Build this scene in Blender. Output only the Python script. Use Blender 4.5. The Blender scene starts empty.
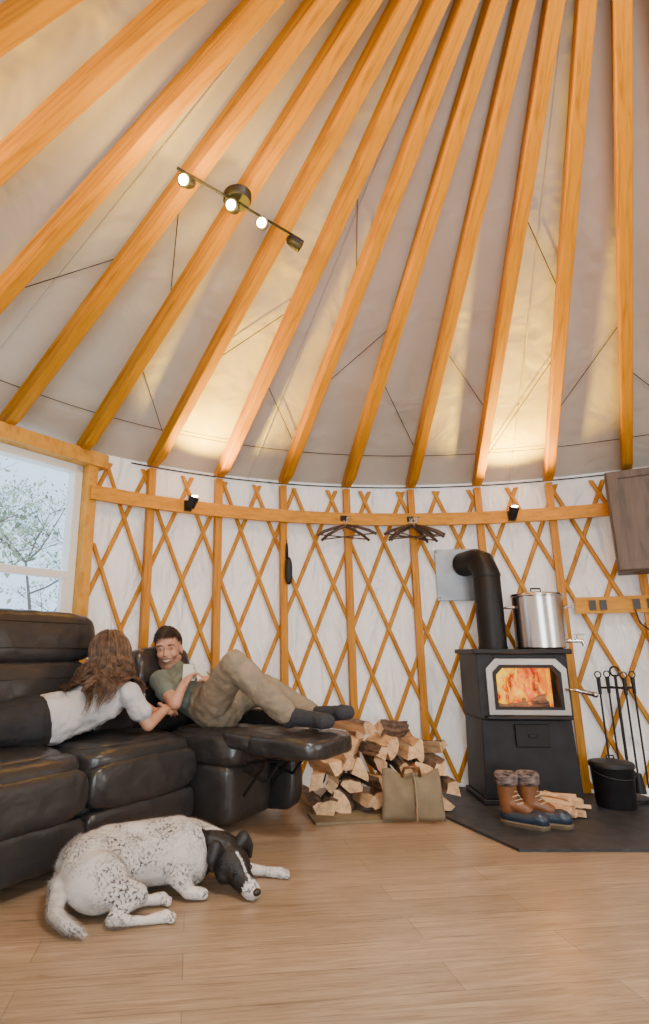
import bpy, math, random
from mathutils import Vector, Matrix, Euler
random.seed(7)
V=Vector
col=bpy.context.scene.collection
pi=math.pi
# ------------------------------------------------------------------ materials
def nmat(name):
    m=bpy.data.materials.new(name); m.use_nodes=True
    nt=m.node_tree; return m,nt,nt.nodes["Principled BSDF"]
def ramp(nt,stops):
    r=nt.nodes.new("ShaderNodeValToRGB"); e=r.color_ramp.elements
    while len(e)<len(stops): e.new(.5)
    for i,(p,c) in enumerate(stops):
        e[i].position=p; e[i].color=(c[0],c[1],c[2],1)
    return r
def coords(nt,scale=(1,1,1),rot=(0,0,0)):
    t=nt.nodes.new("ShaderNodeTexCoord"); mp=nt.nodes.new("ShaderNodeMapping")
    mp.inputs["Scale"].default_value=scale; mp.inputs["Rotation"].default_value=rot
    nt.links.new(t.outputs["Object"],mp.inputs["Vector"]); return mp.outputs["Vector"]
def noise(nt,vec,scale,detail=4,rough=.5,dist=0):
    n=nt.nodes.new("ShaderNodeTexNoise"); n.inputs["Scale"].default_value=scale
    n.inputs["Detail"].default_value=detail; n.inputs["Roughness"].default_value=rough
    n.inputs["Distortion"].default_value=dist
    nt.links.new(vec,n.inputs["Vector"]); return n.outputs["Fac"]
def bump(nt,b,h,strength=.3,dist=.01):
    n=nt.nodes.new("ShaderNodeBump"); n.inputs["Strength"].default_value=strength; n.inputs["Distance"].default_value=dist
    nt.links.new(h,n.inputs["Height"]); nt.links.new(n.outputs["Normal"],b.inputs["Normal"])
def simple(name,c,rough=.6,metal=0,var=.15,nscale=20,bs=0,bd=.005,dist=0,spec=None,scale=(1,1,1)):
    m,nt,b=nmat(name); v=coords(nt,scale); f=noise(nt,v,nscale,4,.5,dist)
    r=ramp(nt,[(.3,[x*(1-var) for x in c]),(.7,[min(1,x*(1+var)) for x in c])])
    nt.links.new(f,r.inputs[0]); nt.links.new(r.outputs[0],b.inputs["Base Color"])
    b.inputs["Roughness"].default_value=rough; b.inputs["Metallic"].default_value=metal
    if spec is not None: b.inputs["Specular IOR Level"].default_value=spec
    if bs: bump(nt,b,f,bs,bd)
    return m
def wood(name,c1,c2,scale=(1.2,14,14),rough=.5,ns=3,spec=.5):
    m,nt,b=nmat(name); v=coords(nt,scale)
    f=noise(nt,v,ns,5,.6,.6); r=ramp(nt,[(.28,c1),(.5,c2),(.75,[min(1,x*1.25) for x in c2])])
    nt.links.new(f,r.inputs[0]); nt.links.new(r.outputs[0],b.inputs["Base Color"])
    b.inputs["Roughness"].default_value=rough; b.inputs["Specular IOR Level"].default_value=spec; bump(nt,b,f,.08,.004); return m
M={}
M['rafter']=wood('rafter_wood',(.25,.094,.001),(.46,.200,.004),(1.0,14,14),.5,3,.15)
M['post']=wood('post_wood',(.30,.108,.004),(.48,.20,.010),(14,14,1.2),.5,3,.25)
M['lath']=wood('lath_wood',(.33,.125,.005),(.48,.21,.014),(8,8,2),.55,3,.25)
M['rail']=wood('rail_wood',(.38,.15,.006),(.55,.25,.018),(3,3,12),.5,3,.25)
M['casing']=wood('casing_wood',(.42,.18,.015),(.58,.29,.04),(5,5,3),.55,3,.3)
M['walnut']=wood('dark_cabinet_wood',(.040,.028,.020),(.095,.066,.048),(9,9,1.2),.55)
M['leather']=simple('leather',(.027,.0255,.0258),.28,0,.14,14,.5,.007,1.0)
M['seam']=simple('leather_seam',(.006,.006,.006),.6)
M['black']=simple('black_metal',(.006,.006,.007),.5,0,.3,40,.1,.002,0,.35)
M['stove']=simple('cast_iron_black',(.010,.010,.012),.5,.3,.4,12,.1,.003)
M['steel']=simple('stainless_steel',(.50,.47,.44),.22,1,.08,6)
M['silver']=simple('brushed_silver',(.40,.39,.37),.35,.9,.12,8)
M['plate']=simple('galvanised_plate',(.26,.28,.30),.42,.7,.2,6)
M['white']=simple('white_vinyl',(.74,.74,.71),.4,0,.02)
M['slate']=simple('hearth_slate',(.026,.029,.034),.5,0,.5,14,.3,.006)
M['canvas']=simple('khaki_canvas',(.19,.145,.085),.85,0,.12,14,.2,.004)
M['khaki']=simple('khaki_cloth',(.24,.195,.135),.9,0,.2,9,.6,.02,1.0)
M['green']=simple('green_cotton',(.125,.155,.130),.9,0,.15,10,.5,.02,1)
M['tee']=simple('grey_cotton',(.46,.46,.47),.9,0,.06,9,.5,.02,1.0)
M['blackpants']=simple('black_cloth',(.012,.012,.015),.85,0,.2,10,.5,.02)
M['sock']=simple('charcoal_knit',(.030,.031,.037),.95,0,.3,90,.5,.004)
M['skin']=simple('skin',(.50,.255,.160),.5,0,.06,12)
M['stubble']=simple('stubble_skin',(.29,.150,.100),.7,0,.25,120)
M['hairdark']=simple('dark_hair',(.030,.018,.012),.5,0,.5,60)
M['hairbrown']=simple('brown_hair',(.085,.045,.025),.5,0,.6,26)
M['hairlight']=simple('light_brown_hair',(.19,.11,.062),.5,0,.4,26)
M['eyew']=simple('eye_white',(.45,.40,.36),.3,0,.01)
M['eyed']=simple('eye_dark',(.02,.012,.01),.2,0,.01)
M['teeth']=simple('teeth',(.70,.66,.60),.3,0,.02)
M['lip']=simple('lips',(.38,.15,.11),.4,0,.05)
M['bark']=simple('log_bark',(.14,.09,.058),.95,0,.5,30,.8,.01)
M['split']=wood('split_wood',(.38,.20,.085),(.66,.42,.22),(10,2,10),.8)
M['boottan']=simple('boot_leather',(.17,.062,.018),.45,0,.25,15,.2,.004)
M['bootblue']=simple('boot_rubber',(.016,.028,.048),.35,0,.2,15)
M['bootsole']=simple('boot_sole',(.10,.07,.04),.7,0,.2)
M['lace']=simple('boot_lace',(.38,.30,.20),.8,0,.1)
M['fleece']=simple('patterned_knit',(.13,.10,.09),1,0,.95,26,.5,.006,0,None,(1,1,3))
M['hanger']=simple('dark_hanger_wood',(.055,.03,.02),.4,0,.3)
M['snow']=simple('snow',(.75,.78,.82),.8,0,.06,2,.3,.05)
M['treebark']=simple('tree_bark',(.13,.11,.09),.9,0,.4,20,.5,.01)
M['leaf']=simple('frosted_leaves',(.27,.34,.22),.9,0,.8,3)
M['outlet']=simple('dark_outlet',(.03,.025,.02),.5)
M['blackfur']=simple('black_fur',(.008,.008,.009),.5,0,.5,120,.6,.004)
M['paper']=simple('pale_paper',(.55,.60,.56),.7,0,.1)
def emis(name,c,s):
    m,nt,b=nmat(name); b.inputs["Base Color"].default_value=(*c,1)
    b.inputs["Emission Color"].default_value=(*c,1); b.inputs["Emission Strength"].default_value=s; return m
M['bulb']=emis('warm_bulb',(1,.70,.32),60)
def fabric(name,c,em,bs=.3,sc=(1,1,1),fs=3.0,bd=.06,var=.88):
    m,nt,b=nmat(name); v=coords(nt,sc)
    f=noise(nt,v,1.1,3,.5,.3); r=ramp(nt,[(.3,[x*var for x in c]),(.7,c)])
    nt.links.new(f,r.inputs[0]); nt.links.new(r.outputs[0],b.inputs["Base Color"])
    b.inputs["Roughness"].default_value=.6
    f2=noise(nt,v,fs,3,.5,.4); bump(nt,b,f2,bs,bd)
    nt.links.new(r.outputs[0],b.inputs["Emission Color"]); b.inputs["Emission Strength"].default_value=em  # fabric emits a little itself, standing in for daylight soaking through
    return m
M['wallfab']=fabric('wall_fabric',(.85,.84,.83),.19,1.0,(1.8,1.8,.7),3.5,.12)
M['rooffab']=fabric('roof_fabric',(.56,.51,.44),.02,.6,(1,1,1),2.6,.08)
m,nt,b=nmat('window_glass')
tr=nt.nodes.new("ShaderNodeBsdfTransparent"); gl=nt.nodes.new("ShaderNodeBsdfGlossy"); gl.inputs["Roughness"].default_value=.02
mx=nt.nodes.new("ShaderNodeMixShader"); mx.inputs[0].default_value=.02
nt.links.new(tr.outputs[0],mx.inputs[1]); nt.links.new(gl.outputs[0],mx.inputs[2])
nt.links.new(mx.outputs[0],nt.nodes["Material Output"].inputs["Surface"]); M['glass']=m
m,nt,b=nmat('floor_planks'); v=coords(nt,(1,1,1),(0,0,math.radians(-7)))
br=nt.nodes.new("ShaderNodeTexBrick"); br.inputs["Scale"].default_value=1
br.inputs["Brick Width"].default_value=1.22; br.inputs["Row Height"].default_value=.145
br.inputs["Mortar Size"].default_value=.0018; br.offset=.37
br.inputs["Color1"].default_value=(.38,.38,.38,1); br.inputs["Color2"].default_value=(.58,.58,.58,1); br.inputs["Mortar"].default_value=(.12,.12,.12,1)
nt.links.new(v,br.inputs["Vector"])
mp2=nt.nodes.new("ShaderNodeMapping"); mp2.inputs["Scale"].default_value=(1.3,26,1); nt.links.new(v,mp2.inputs["Vector"])
f=noise(nt,mp2.outputs[0],2.6,9,.70,1.2)
r=ramp(nt,[(.30,(.175,.115,.064)),(.45,(.290,.200,.122)),(.57,(.370,.265,.170)),(.72,(.455,.340,.230))]); nt.links.new(f,r.inputs[0])
mm=nt.nodes.new("ShaderNodeMixRGB"); mm.blend_type='OVERLAY'; mm.inputs[0].default_value=.55
nt.links.new(r.outputs[0],mm.inputs[1]); nt.links.new(br.outputs["Color"],mm.inputs[2])
nt.links.new(mm.outputs[0],b.inputs["Base Color"]); b.inputs["Roughness"].default_value=.30
bump(nt,b,f,.05,.003); M['floor']=m
m,nt,b=nmat('fire_glow'); v=coords(nt,(3,3,1.4)); f=noise(nt,v,4.2,4,.6,1.2)
r=ramp(nt,[(.36,(.14,.006,.0)),(.44,(.85,.09,.0)),(.52,(1,.32,.0)),(.62,(1,.62,.015))]); nt.links.new(f,r.inputs[0])
nt.links.new(r.outputs[0],b.inputs["Emission Color"]); b.inputs["Emission Strength"].default_value=1.5
b.inputs["Base Color"].default_value=(.05,.01,.0,1); M['fire']=m
m,nt,b=nmat('speckled_coat'); v=coords(nt)
n1=noise(nt,v,100,2,.6,.2); r1=ramp(nt,[(.50,(.62,.59,.56)),(.60,(.06,.06,.063))]); nt.links.new(n1,r1.inputs[0])
n2=noise(nt,v,9,2,.5,0); r2=ramp(nt,[(.36,(0,0,0)),(.58,(1,1,1))]); nt.links.new(n2,r2.inputs[0])
mm=nt.nodes.new("ShaderNodeMixRGB"); nt.links.new(r2.outputs[0],mm.inputs[0]); mm.inputs[1].default_value=(.65,.61,.57,1)
nt.links.new(r1.outputs[0],mm.inputs[2]); nt.links.new(mm.outputs[0],b.inputs["Base Color"])
b.inputs["Roughness"].default_value=.9; n3=noise(nt,v,150,3,.6,.5); bump(nt,b,n3,.5,.004); M['coat']=m
ctex=bpy.data.textures.new('fold_noise','CLOUDS'); ctex.noise_scale=.07; ctex.noise_depth=2
ctexl=bpy.data.textures.new('crease_noise','CLOUDS'); ctexl.noise_scale=.11; ctexl.noise_depth=3
# ------------------------------------------------------------------ mesh builder
class MB:
    def __init__(s): s.v=[];s.f=[];s.m=[]
    def add(s,vs,fs,mi=0):
        o=len(s.v); s.v+=[V(p) for p in vs]; s.f+=[[i+o for i in f] for f in fs]; s.m+=[mi]*len(fs); return s
    def box(s,c,d,rot=None,mi=0):
        c=V(c);vs=[]
        for x in(-.5,.5):
            for y in(-.5,.5):
                for z in(-.5,.5):
                    p=V((x*d[0],y*d[1],z*d[2]))
                    if rot is not None: p=rot@p
                    vs.append(c+p)
        return s.add(vs,[(0,1,3,2),(4,6,7,5),(0,4,5,1),(2,3,7,6),(0,2,6,4),(1,5,7,3)],mi)
    def pillow(s,c,d,n=3.5,seg=8,rot=None,mi=0):
        c=V(c);idx={};vs=[];fs=[]
        def key(a,b,k):
            kk=(a,b,k)
            if kk not in idx:
                p=V((a/seg*2-1,b/seg*2-1,k/seg*2-1))
                p=V([math.sin(q*pi/2)*.35+q*.65 for q in p])
                L=(abs(p.x)**n+abs(p.y)**n+abs(p.z)**n)**(1/n)
                p=p*(1/L if L>0 else 1)
                p=V((p.x*d[0]/2,p.y*d[1]/2,p.z*d[2]/2))
                if rot is not None: p=rot@p
                idx[kk]=len(vs); vs.append(c+p)
            return idx[kk]
        for ax in range(3):
            for side in(0,seg):
                for i in range(seg):
                    for j in range(seg):
                        q=[]
                        for(a,b)in((i,j),(i+1,j),(i+1,j+1),(i,j+1)):
                            t=[0,0,0];t[ax]=side;t[(ax+1)%3]=a;t[(ax+2)%3]=b
                            q.append(key(*t))
                        if side==0:q.reverse()
                        fs.append(q)
        return s.add(vs,fs,mi)
    def tube(s,pts,rad,n=10,mi=0,cap=True,flat=1.0):
        pts=[V(p) for p in pts]
        if not isinstance(rad,(list,tuple)): rad=[rad]*len(pts)
        vs=[];fs=[];T0=(pts[1]-pts[0]).normalized()
        a=V((0,0,1)) if abs(T0.z)<.9 else V((1,0,0))
        u=T0.cross(a).normalized()
        for i,p in enumerate(pts):
            T=(pts[min(i+1,len(pts)-1)]-pts[max(i-1,0)]).normalized()
            u=(u-T*u.dot(T)).normalized(); w=T.cross(u)
            for k in range(n):
                an=2*pi*k/n; vs.append(p+(u*math.cos(an)+w*math.sin(an)*flat)*rad[i])
        for i in range(len(pts)-1):
            for k in range(n):
                k2=(k+1)%n; fs.append((i*n+k,i*n+k2,(i+1)*n+k2,(i+1)*n+k))
        if cap:
            fs.append(tuple(reversed(range(n)))); fs.append(tuple((len(pts)-1)*n+k for k in range(n)))
        return s.add(vs,fs,mi)
    def lathe(s,prof,c=(0,0,0),n=32,mi=0):
        c=V(c);vs=[];fs=[]
        for (r,z) in prof:
            for k in range(n):
                a=2*pi*k/n; vs.append(c+V((r*math.cos(a),r*math.sin(a),z)))
        for i in range(len(prof)-1):
            for k in range(n):
                k2=(k+1)%n; fs.append((i*n+k,i*n+k2,(i+1)*n+k2,(i+1)*n+k))
        return s.add(vs,fs,mi)
    def ell(s,c,r,rot=None,mi=0,n=16,mm=10):
        c=V(c)
        if not isinstance(r,(list,tuple)): r=(r,r,r)
        vs=[];fs=[]
        def q(p):
            p=V((p[0]*r[0],p[1]*r[1],p[2]*r[2]))
            return c+(rot@p if rot is not None else p)
        vs.append(q((0,0,1)))
        for i in range(1,mm):
            a=pi*i/mm
            for k in range(n):
                b=2*pi*k/n; vs.append(q((math.sin(a)*math.cos(b),math.sin(a)*math.sin(b),math.cos(a))))
        vs.append(q((0,0,-1)))
        for k in range(n): fs.append((0,1+k,1+(k+1)%n))
        for i in range(mm-2):
            for k in range(n):
                o=1+i*n; fs.append((o+k,o+n+k,o+n+(k+1)%n,o+(k+1)%n))
        o=1+(mm-2)*n; L=len(vs)-1
        for k in range(n): fs.append((o+k,L,o+(k+1)%n))
        return s.add(vs,fs,mi)
    def cap(s,p1,p2,r1,r2,mi=0):
        p1=V(p1);p2=V(p2); L=(p2-p1).length
        pts=[];rs=[]; T=(p2-p1).normalized() if L>1e-6 else V((0,0,1))
        for i in range(4):
            a=pi/2*(i+.25)/4; pts.append(p1-T*r1*math.cos(a)); rs.append(r1*math.sin(a))
        pts.append(p1);rs.append(r1)
        pts.append(p2);rs.append(r2)
        for i in range(3,-1,-1):
            a=pi/2*(i+.25)/4; pts.append(p2+T*r2*math.cos(a)); rs.append(r2*math.sin(a))
        return s.tube(pts,rs,14,mi)
    def chain(s,pts,rs,mi=0):
        for i in range(len(pts)-1): s.cap(pts[i],pts[i+1],rs[i],rs[i+1],mi)
        return s
    def scale(s,c,k):
        c=V(c); s.v=[c+(p-c)*k for p in s.v]; return s
def newmesh(name,mb,mats,smooth=False):
    me=bpy.data.meshes.new(name); me.from_pydata([tuple(p) for p in mb.v],[],mb.f)
    for m in mats: me.materials.append(m)
    me.polygons.foreach_set("material_index",mb.m); me.polygons.foreach_set("use_smooth",[smooth]*len(mb.f))
    me.update(); return me
ROOTM={}
def root(name,M4,label,cat,**kw):
    o=bpy.data.objects.new(name,None); o.empty_display_size=.1; o.matrix_world=M4; col.objects.link(o)
    o["label"]=label;o["category"]=cat
    for k,v in kw.items(): o[k]=v
    ROOTM[o.name]=M4.copy(); return o
def T(x,y,z,rz=0): return Matrix.Translation((x,y,z))@Matrix.Rotation(rz,4,'Z')
def mk(name,mb,mats,parent=None,world=False,smooth=False,origin=None,label=None,cat=None,bevel=0,auto=False,disp=0,sub=0,dtex=None,**kw):
    if not isinstance(mats,(list,tuple)): mats=[mats]
    mats=[M[x] if isinstance(x,str) else x for x in mats]
    if parent is not None:
        Mx=ROOTM[parent.name]
        if world:
            inv=Mx.inverted(); mb.v=[inv@p for p in mb.v]
        ob=bpy.data.objects.new(name,newmesh(name,mb,mats,smooth)); col.objects.link(ob); ob.parent=parent
        ROOTM[ob.name]=Mx
    else:
        if origin is None:
            mn=V([min(p[i] for p in mb.v) for i in range(3)]);mxx=V([max(p[i] for p in mb.v) for i in range(3)])
            origin=V(((mn.x+mxx.x)/2,(mn.y+mxx.y)/2,mn.z))
        origin=V(origin)
        mb.v=[p-origin for p in mb.v]
        ob=bpy.data.objects.new(name,newmesh(name,mb,mats,smooth)); col.objects.link(ob); ob.location=origin
        ROOTM[ob.name]=Matrix.Translation(origin)
    if label: ob["label"]=label
    if cat: ob["category"]=cat
    for k,v in kw.items(): ob[k]=v
    if bevel:
        b=ob.modifiers.new("b","BEVEL"); b.width=bevel; b.segments=2; b.limit_method='ANGLE'
    if auto:
        for p in ob.data.polygons: p.use_smooth=True
        es=ob.modifiers.new("e","EDGE_SPLIT"); es.split_angle=math.radians(38)
    if sub:
        s_=ob.modifiers.new("s","SUBSURF"); s_.levels=sub; s_.render_levels=sub
    if disp:
        d_=ob.modifiers.new("d","DISPLACE"); d_.texture=dtex or ctex; d_.strength=disp; d_.mid_level=.5; d_.texture_coords='LOCAL'
    return ob
def organic(name,mb,mats,voxel=.007,sm=4,matfn=None,**kw):
    """join overlapping volumes into one continuous surface"""
    me=newmesh("tmp",mb,[],False); to=bpy.data.objects.new("tmp",me); col.objects.link(to)
    r=to.modifiers.new("r","REMESH"); r.mode='VOXEL'; r.voxel_size=voxel
    s=to.modifiers.new("s","SMOOTH"); s.iterations=sm; s.factor=.6
    dg=bpy.context.evaluated_depsgraph_get(); ev=to.evaluated_get(dg); em=bpy.data.meshes.new_from_object(ev)
    nb=MB(); nb.v=[v.co.copy() for v in em.vertices]; nb.f=[list(p.vertices) for p in em.polygons]
    if matfn:
        nb.m=[matfn(p.center) for p in em.polygons]
    else: nb.m=[0]*len(nb.f)
    bpy.data.objects.remove(to); bpy.data.meshes.remove(em)
    return mk(name,nb,mats,smooth=True,**kw)
# ------------------------------------------------------------------ shell
CX,CY,R,ZA,ZW=1.006,.954,3.30,3.86,2.14
SL=(ZA-ZW)/R
DT=.153; TH0=.495
def W(th,z,r=R): return V((CX+r*math.sin(th),CY+r*math.cos(th),z))
WL,WR=-1.12,-.695
mb=MB(); n=96
pts=[W(2*pi*i/n,0,R+.02) for i in range(n)]
mb.add(pts+[p-V((0,0,.06)) for p in pts],[tuple(reversed(range(n)))]+[tuple(range(n,2*n))]+[(i,(i+1)%n,(i+1)%n+n,i+n) for i in range(n)])
mk('floor',mb,'floor',origin=(0,0,0),kind='structure',label='warm light brown wood plank floor',cat='floor')
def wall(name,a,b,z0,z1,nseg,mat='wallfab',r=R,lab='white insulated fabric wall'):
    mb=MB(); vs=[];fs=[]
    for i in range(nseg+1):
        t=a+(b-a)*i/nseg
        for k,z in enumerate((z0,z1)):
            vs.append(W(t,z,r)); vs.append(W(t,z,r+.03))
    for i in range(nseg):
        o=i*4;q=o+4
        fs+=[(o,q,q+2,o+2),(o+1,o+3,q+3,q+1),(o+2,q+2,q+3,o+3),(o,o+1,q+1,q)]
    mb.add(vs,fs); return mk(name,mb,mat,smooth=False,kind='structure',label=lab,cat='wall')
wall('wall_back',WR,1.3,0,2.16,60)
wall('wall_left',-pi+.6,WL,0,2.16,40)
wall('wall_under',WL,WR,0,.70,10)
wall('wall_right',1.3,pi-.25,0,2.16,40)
mb=MB();vs=[];fs=[];n=120;rr=[.44,1.0,1.6,2.2,2.8,R+.06]
for r_ in rr:
    for i in range(n):
        t=2*pi*i/n; vs.append(W(t,ZW+(R-r_)*SL+.02,r_))
for k in range(len(rr)-1):
    for i in range(n):
        j=(i+1)%n; fs.append((k*n+i,(k+1)*n+i,(k+1)*n+j,k*n+j))
mb.add(vs,fs); mk('ceiling',mb,'rooffab',smooth=True,kind='structure',label='off-white fabric conical roof liner',cat='ceiling')
mb=MB()
for t in (TH0-DT*1.5,TH0-DT*5.5,TH0-DT*9.5,TH0-DT*12.5):
    mb.tube([W(t,ZW+(R-q)*SL+.016,q) for q in (3.3,2.5,1.7,.9,.46)],.006,6)
mk('trim_1',mb,'rooffab',kind='structure',label='raised seams in the roof liner',cat='seam')
mb=MB(); zr=ZW+(R-.46)*SL
mb.lathe([(.36,zr-.16),(.47,zr-.16),(.47,zr+.06),(.36,zr+.06),(.36,zr-.16)],(CX,CY,0),64)
mk('roof_ring',mb,'rafter',smooth=False,label='round laminated wood compression ring',cat='ring')
# rafters
ang=math.atan(SL); L=(R-.03-.45)/math.cos(ang)
mb=MB(); w=.031; h=.112
vs=[]
for (x,zt,zb) in ((0,-.005,-h),(L-.16,-.005,-h),(L-.03,-.005,-h*.62),(L-.005,-.005,-.035)):
    vs+=[(x,-w,zt),(x,w,zt),(x,w,zb),(x,-w,zb)]
fs=[(0,1,2,3)]
for i in range(3):
    o=i*4
    for k in range(4): fs.append((o+k,o+4+k,o+4+(k+1)%4,o+(k+1)%4))
fs.append((15,14,13,12)); mb.add(vs,fs)
rm=newmesh('rafter',mb,[M['rafter']])
for k in range(-6,22):
    th=TH0-DT*k
    o=bpy.data.objects.new('rafter',rm); col.objects.link(o)
    bv=o.modifiers.new("b","BEVEL"); bv.width=.005; bv.segments=2
    p=W(th,ZW+(R-.45)*SL,.45)
    d=V((math.sin(th)*math.cos(ang),math.cos(th)*math.cos(ang),-math.sin(ang)))
    yv=V((math.cos(th),-math.sin(th),0)); yv=-yv
    zv=d.cross(yv)
    if zv.z<0: yv=-yv; zv=d.cross(yv)
    Mx=Matrix((( d.x,yv.x,zv.x,p.x),(d.y,yv.y,zv.y,p.y),(d.z,yv.z,zv.z,p.z),(0,0,0,1)))
    o.matrix_world=Mx
    o["label"]="honey-coloured wooden roof rafter under the fabric roof";o["category"]="rafter";o["group"]="roof rafters"
def wire(name,pts,r,lab,grp=None):
    mb=MB(); mb.tube(pts,r,5)
    o=mk(name,mb,'black',label=lab,cat='wire')
    if grp:o["group"]=grp
def onroof(th,r,off=-.006): return W(th,ZW+(R-r)*SL+off,r)
for (k,ra,rb,up) in ((-.5,3.0,2.5,1),(1.5,3.05,2.35,-1),(2.5,2.6,2.2,1),(.5,2.7,2.2,-1),(3.5,2.9,2.4,1),(4.5,2.5,2.1,-1),(5.5,2.9,2.5,1),(6.5,2.5,2.1,-1),(7.5,3.0,2.6,1),(9.5,2.6,2.2,-1),(10.5,2.9,2.4,1),(8.5,2.2,1.8,1),(1.5,1.9,1.5,1),(5.5,1.8,1.4,1)):
    a=TH0-DT*(k-.42*up); b=TH0-DT*(k+.42*up)
    wire('roof_wire',[onroof(a,ra),onroof(b,rb)],.0025,'thin dark bracing wire stretched between rafters','bracing wires')
wire('ring_wire',[onroof(TH0+.6-.03*i,3.0,-.002) for i in range(70)],.0025,'thin dark cable circling below the roof edge')
wire('eave_wire',[W(TH0+.6-.03*i,2.135,R-.012) for i in range(58)],.005,'dark tension cable along the wall top')
# lattice
mb=MB(); A0,A1=WR+.005,1.05
kk=.42/R; H0,H1=.03,2.10; ns=14
rdl=random.Random(4)
def lath(t0,sg,r):
    vs=[];hw=.0155/R*1.08; jj=rdl.uniform(-.003,.003); k2=kk*rdl.uniform(.97,1.03)
    rows=[]
    for i in range(ns*3+1):
        z=H0+(H1-H0)*i/ns/3; t=t0+jj+sg*k2*(z-H0)
        rows.append((t,z))
    rows=[q for q in rows if A0<=q[0]<=A1]
    if len(rows)<2: return
    for (t,z) in rows:
        vs+=[W(t-hw,z,r),W(t-hw*.6,z,r-.010),W(t+hw*.6,z,r-.010),W(t+hw,z,r)]
    fs=[(3,2,1,0)]
    for i in range(len(rows)-1):
        o=i*4
        for k in range(4): fs.append((o+(k+1)%4,o+4+(k+1)%4,o+4+k,o+k))
    o=(len(rows)-1)*4; fs.append((o,o+1,o+2,o+3)); mb.add(vs,fs)
sp=DT/1.8
t=A0-.4
while t<A1+.4:
    lath(t,1,R-.014); lath(t,-1,R-.025); t+=sp
mk('lattice',mb,'lath',label='crossed honey wood lattice laths against white fabric wall',cat='lattice')
pm=None
for k in range(-3,8):
    th=TH0-DT*k
    if th<WR+.01: continue
    if pm is None:
        q=MB(); q.box((0,0,1.05),(.048,.05,2.10)); pm=newmesh('wall_post',q,[M['post']])
    o=bpy.data.objects.new('wall_post',pm); col.objects.link(o)
    p=W(th,0,R-.061); o.matrix_world=Matrix.Translation(p)@Matrix.Rotation(-th,4,'Z')
    o["label"]="upright honey wood wall post below a rafter";o["category"]="post";o["group"]="wall posts"
def arcbox(mb,a,b,z0,z1,r0,r1,n=40,mi=0):
    vs=[];fs=[]
    for i in range(n+1):
        t=a+(b-a)*i/n; vs+=[W(t,z0,r0),W(t,z0,r1),W(t,z1,r1),W(t,z1,r0)]
    fs=[(0,1,2,3)]
    for i in range(n):
        o=i*4
        for k in range(4): fs.append((o+k,o+4+k,o+4+(k+1)%4,o+(k+1)%4))
    o=n*4; fs.append((o+3,o+2,o+1,o)); mb.add(vs,fs,mi); return mb
mk('wall_rail',arcbox(MB(),WR-.012,.50,1.815,1.905,R-.087,R-.116,50),'rail',label='curved horizontal wood rail fixed across the lattice wall',cat='rail')
# ------------------------------------------------------------------ window
pa=W(WL,0,R-.02); pb=W(WR,0,R-.02); ww=(pb-pa).length; mid=(pa+pb)/2; wang=math.atan2((pb-pa).y,(pb-pa).x)
wr=root('window_1',Matrix.Translation((mid.x,mid.y,.70))@Matrix.Rotation(wang,4,'Z'),'white vinyl sash window in honey wood casing','window',kind='structure')
hx=ww/2; HT=1.42
mb=MB(); mb.box((hx-.035,-.01,HT/2),(.07,.10,HT)); mb.box((-hx+.035,-.01,HT/2),(.07,.10,HT)); mb.box((.02,-.02,HT-.04),(ww+.07,.13,.09)); mb.box((0,-.03,.03),(ww,.14,.06))
mk('casing',mb,'casing',parent=wr,bevel=.004,label='honey wood casing')
mb=MB(); ix=hx-.07
for sx in(-1,1): mb.box((sx*(ix-.027),.04,HT/2),(.054,.08,HT-.14))
mb.box((0,.04,HT-.105),(2*ix,.08,.055)); mb.box((0,.04,.09),(2*ix,.08,.06))
mb.box((0,.02,.64),(2*ix-.1,.05,.045))
for sx in(-1,1): mb.box((sx*(ix-.065),.02,.36),(.035,.04,.55))
mb.box((0,.02,.14),(2*ix-.1,.04,.05))
mk('frame',mb,'white',parent=wr,bevel=.004,label='white vinyl frame')
mb=MB(); mb.box((0,.045,HT/2),(2*ix-.06,.006,HT-.18)); mk('pane',mb,'glass',parent=wr)
# ------------------------------------------------------------------ outside
mb=MB(); n=48
mb.add([(CX+45*math.cos(2*pi*i/n),CY+45*math.sin(2*pi*i/n),-.35) for i in range(n)],[tuple(range(n))])
mk('ground',mb,'snow',label='snow covered ground outside the window',cat='ground',kind='structure')
def tree(x,y,h,seed,leafs=500):
    rd=random.Random(seed); rt=root('tree',T(x,y,-.35),'frosty tree with pale leaves outside the window','tree',group='trees outside the window')
    tb=MB(); lf=MB(); ends=[]
    def br(p,d,l,r,lev):
        pts=[p];q=p.copy();dd=d.copy()
        for i in range(4):
            dd=(dd+V((rd.uniform(-.2,.2),rd.uniform(-.2,.2),rd.uniform(-.05,.18)))).normalized(); q=q+dd*l/4; pts.append(q.copy())
        tb.tube(pts,[r*(1-.15*i) for i in range(5)],6)
        if lev<3:
            for i in range(5 if lev else 9):
                pp=pts[rd.randint(1,4)]; a=rd.uniform(0,2*pi)
                nd=(dd*.45+V((math.cos(a),math.sin(a),rd.uniform(-.1,.5)))).normalized(); br(pp,nd,l*.55,r*.45,lev+1)
        else: ends.extend(pts[1:])
    br(V((0,0,0)),V((0,0,1)),h,h*.018,0)
    for i in range(leafs):
        e=rd.choice(ends)+V([rd.gauss(0,.12) for _ in range(3)]); s=rd.uniform(.022,.05)
        a=V([rd.uniform(-1,1) for _ in range(3)]).normalized(); b_=a.orthogonal().normalized()
        lf.add([e-a*s,e+b_*s*.5,e+a*s,e-b_*s*.5],[(0,1,2,3)])
    mk('trunk',tb,'treebark',parent=rt); mk('foliage',lf,'leaf',parent=rt)
tree(-3.1,4.6,2.4,1,3200); tree(-7.4,7.6,3.0,2,3000); tree(-4.9,12.5,3.4,3,2500); tree(-13,12,3.6,4,2500)
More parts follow.
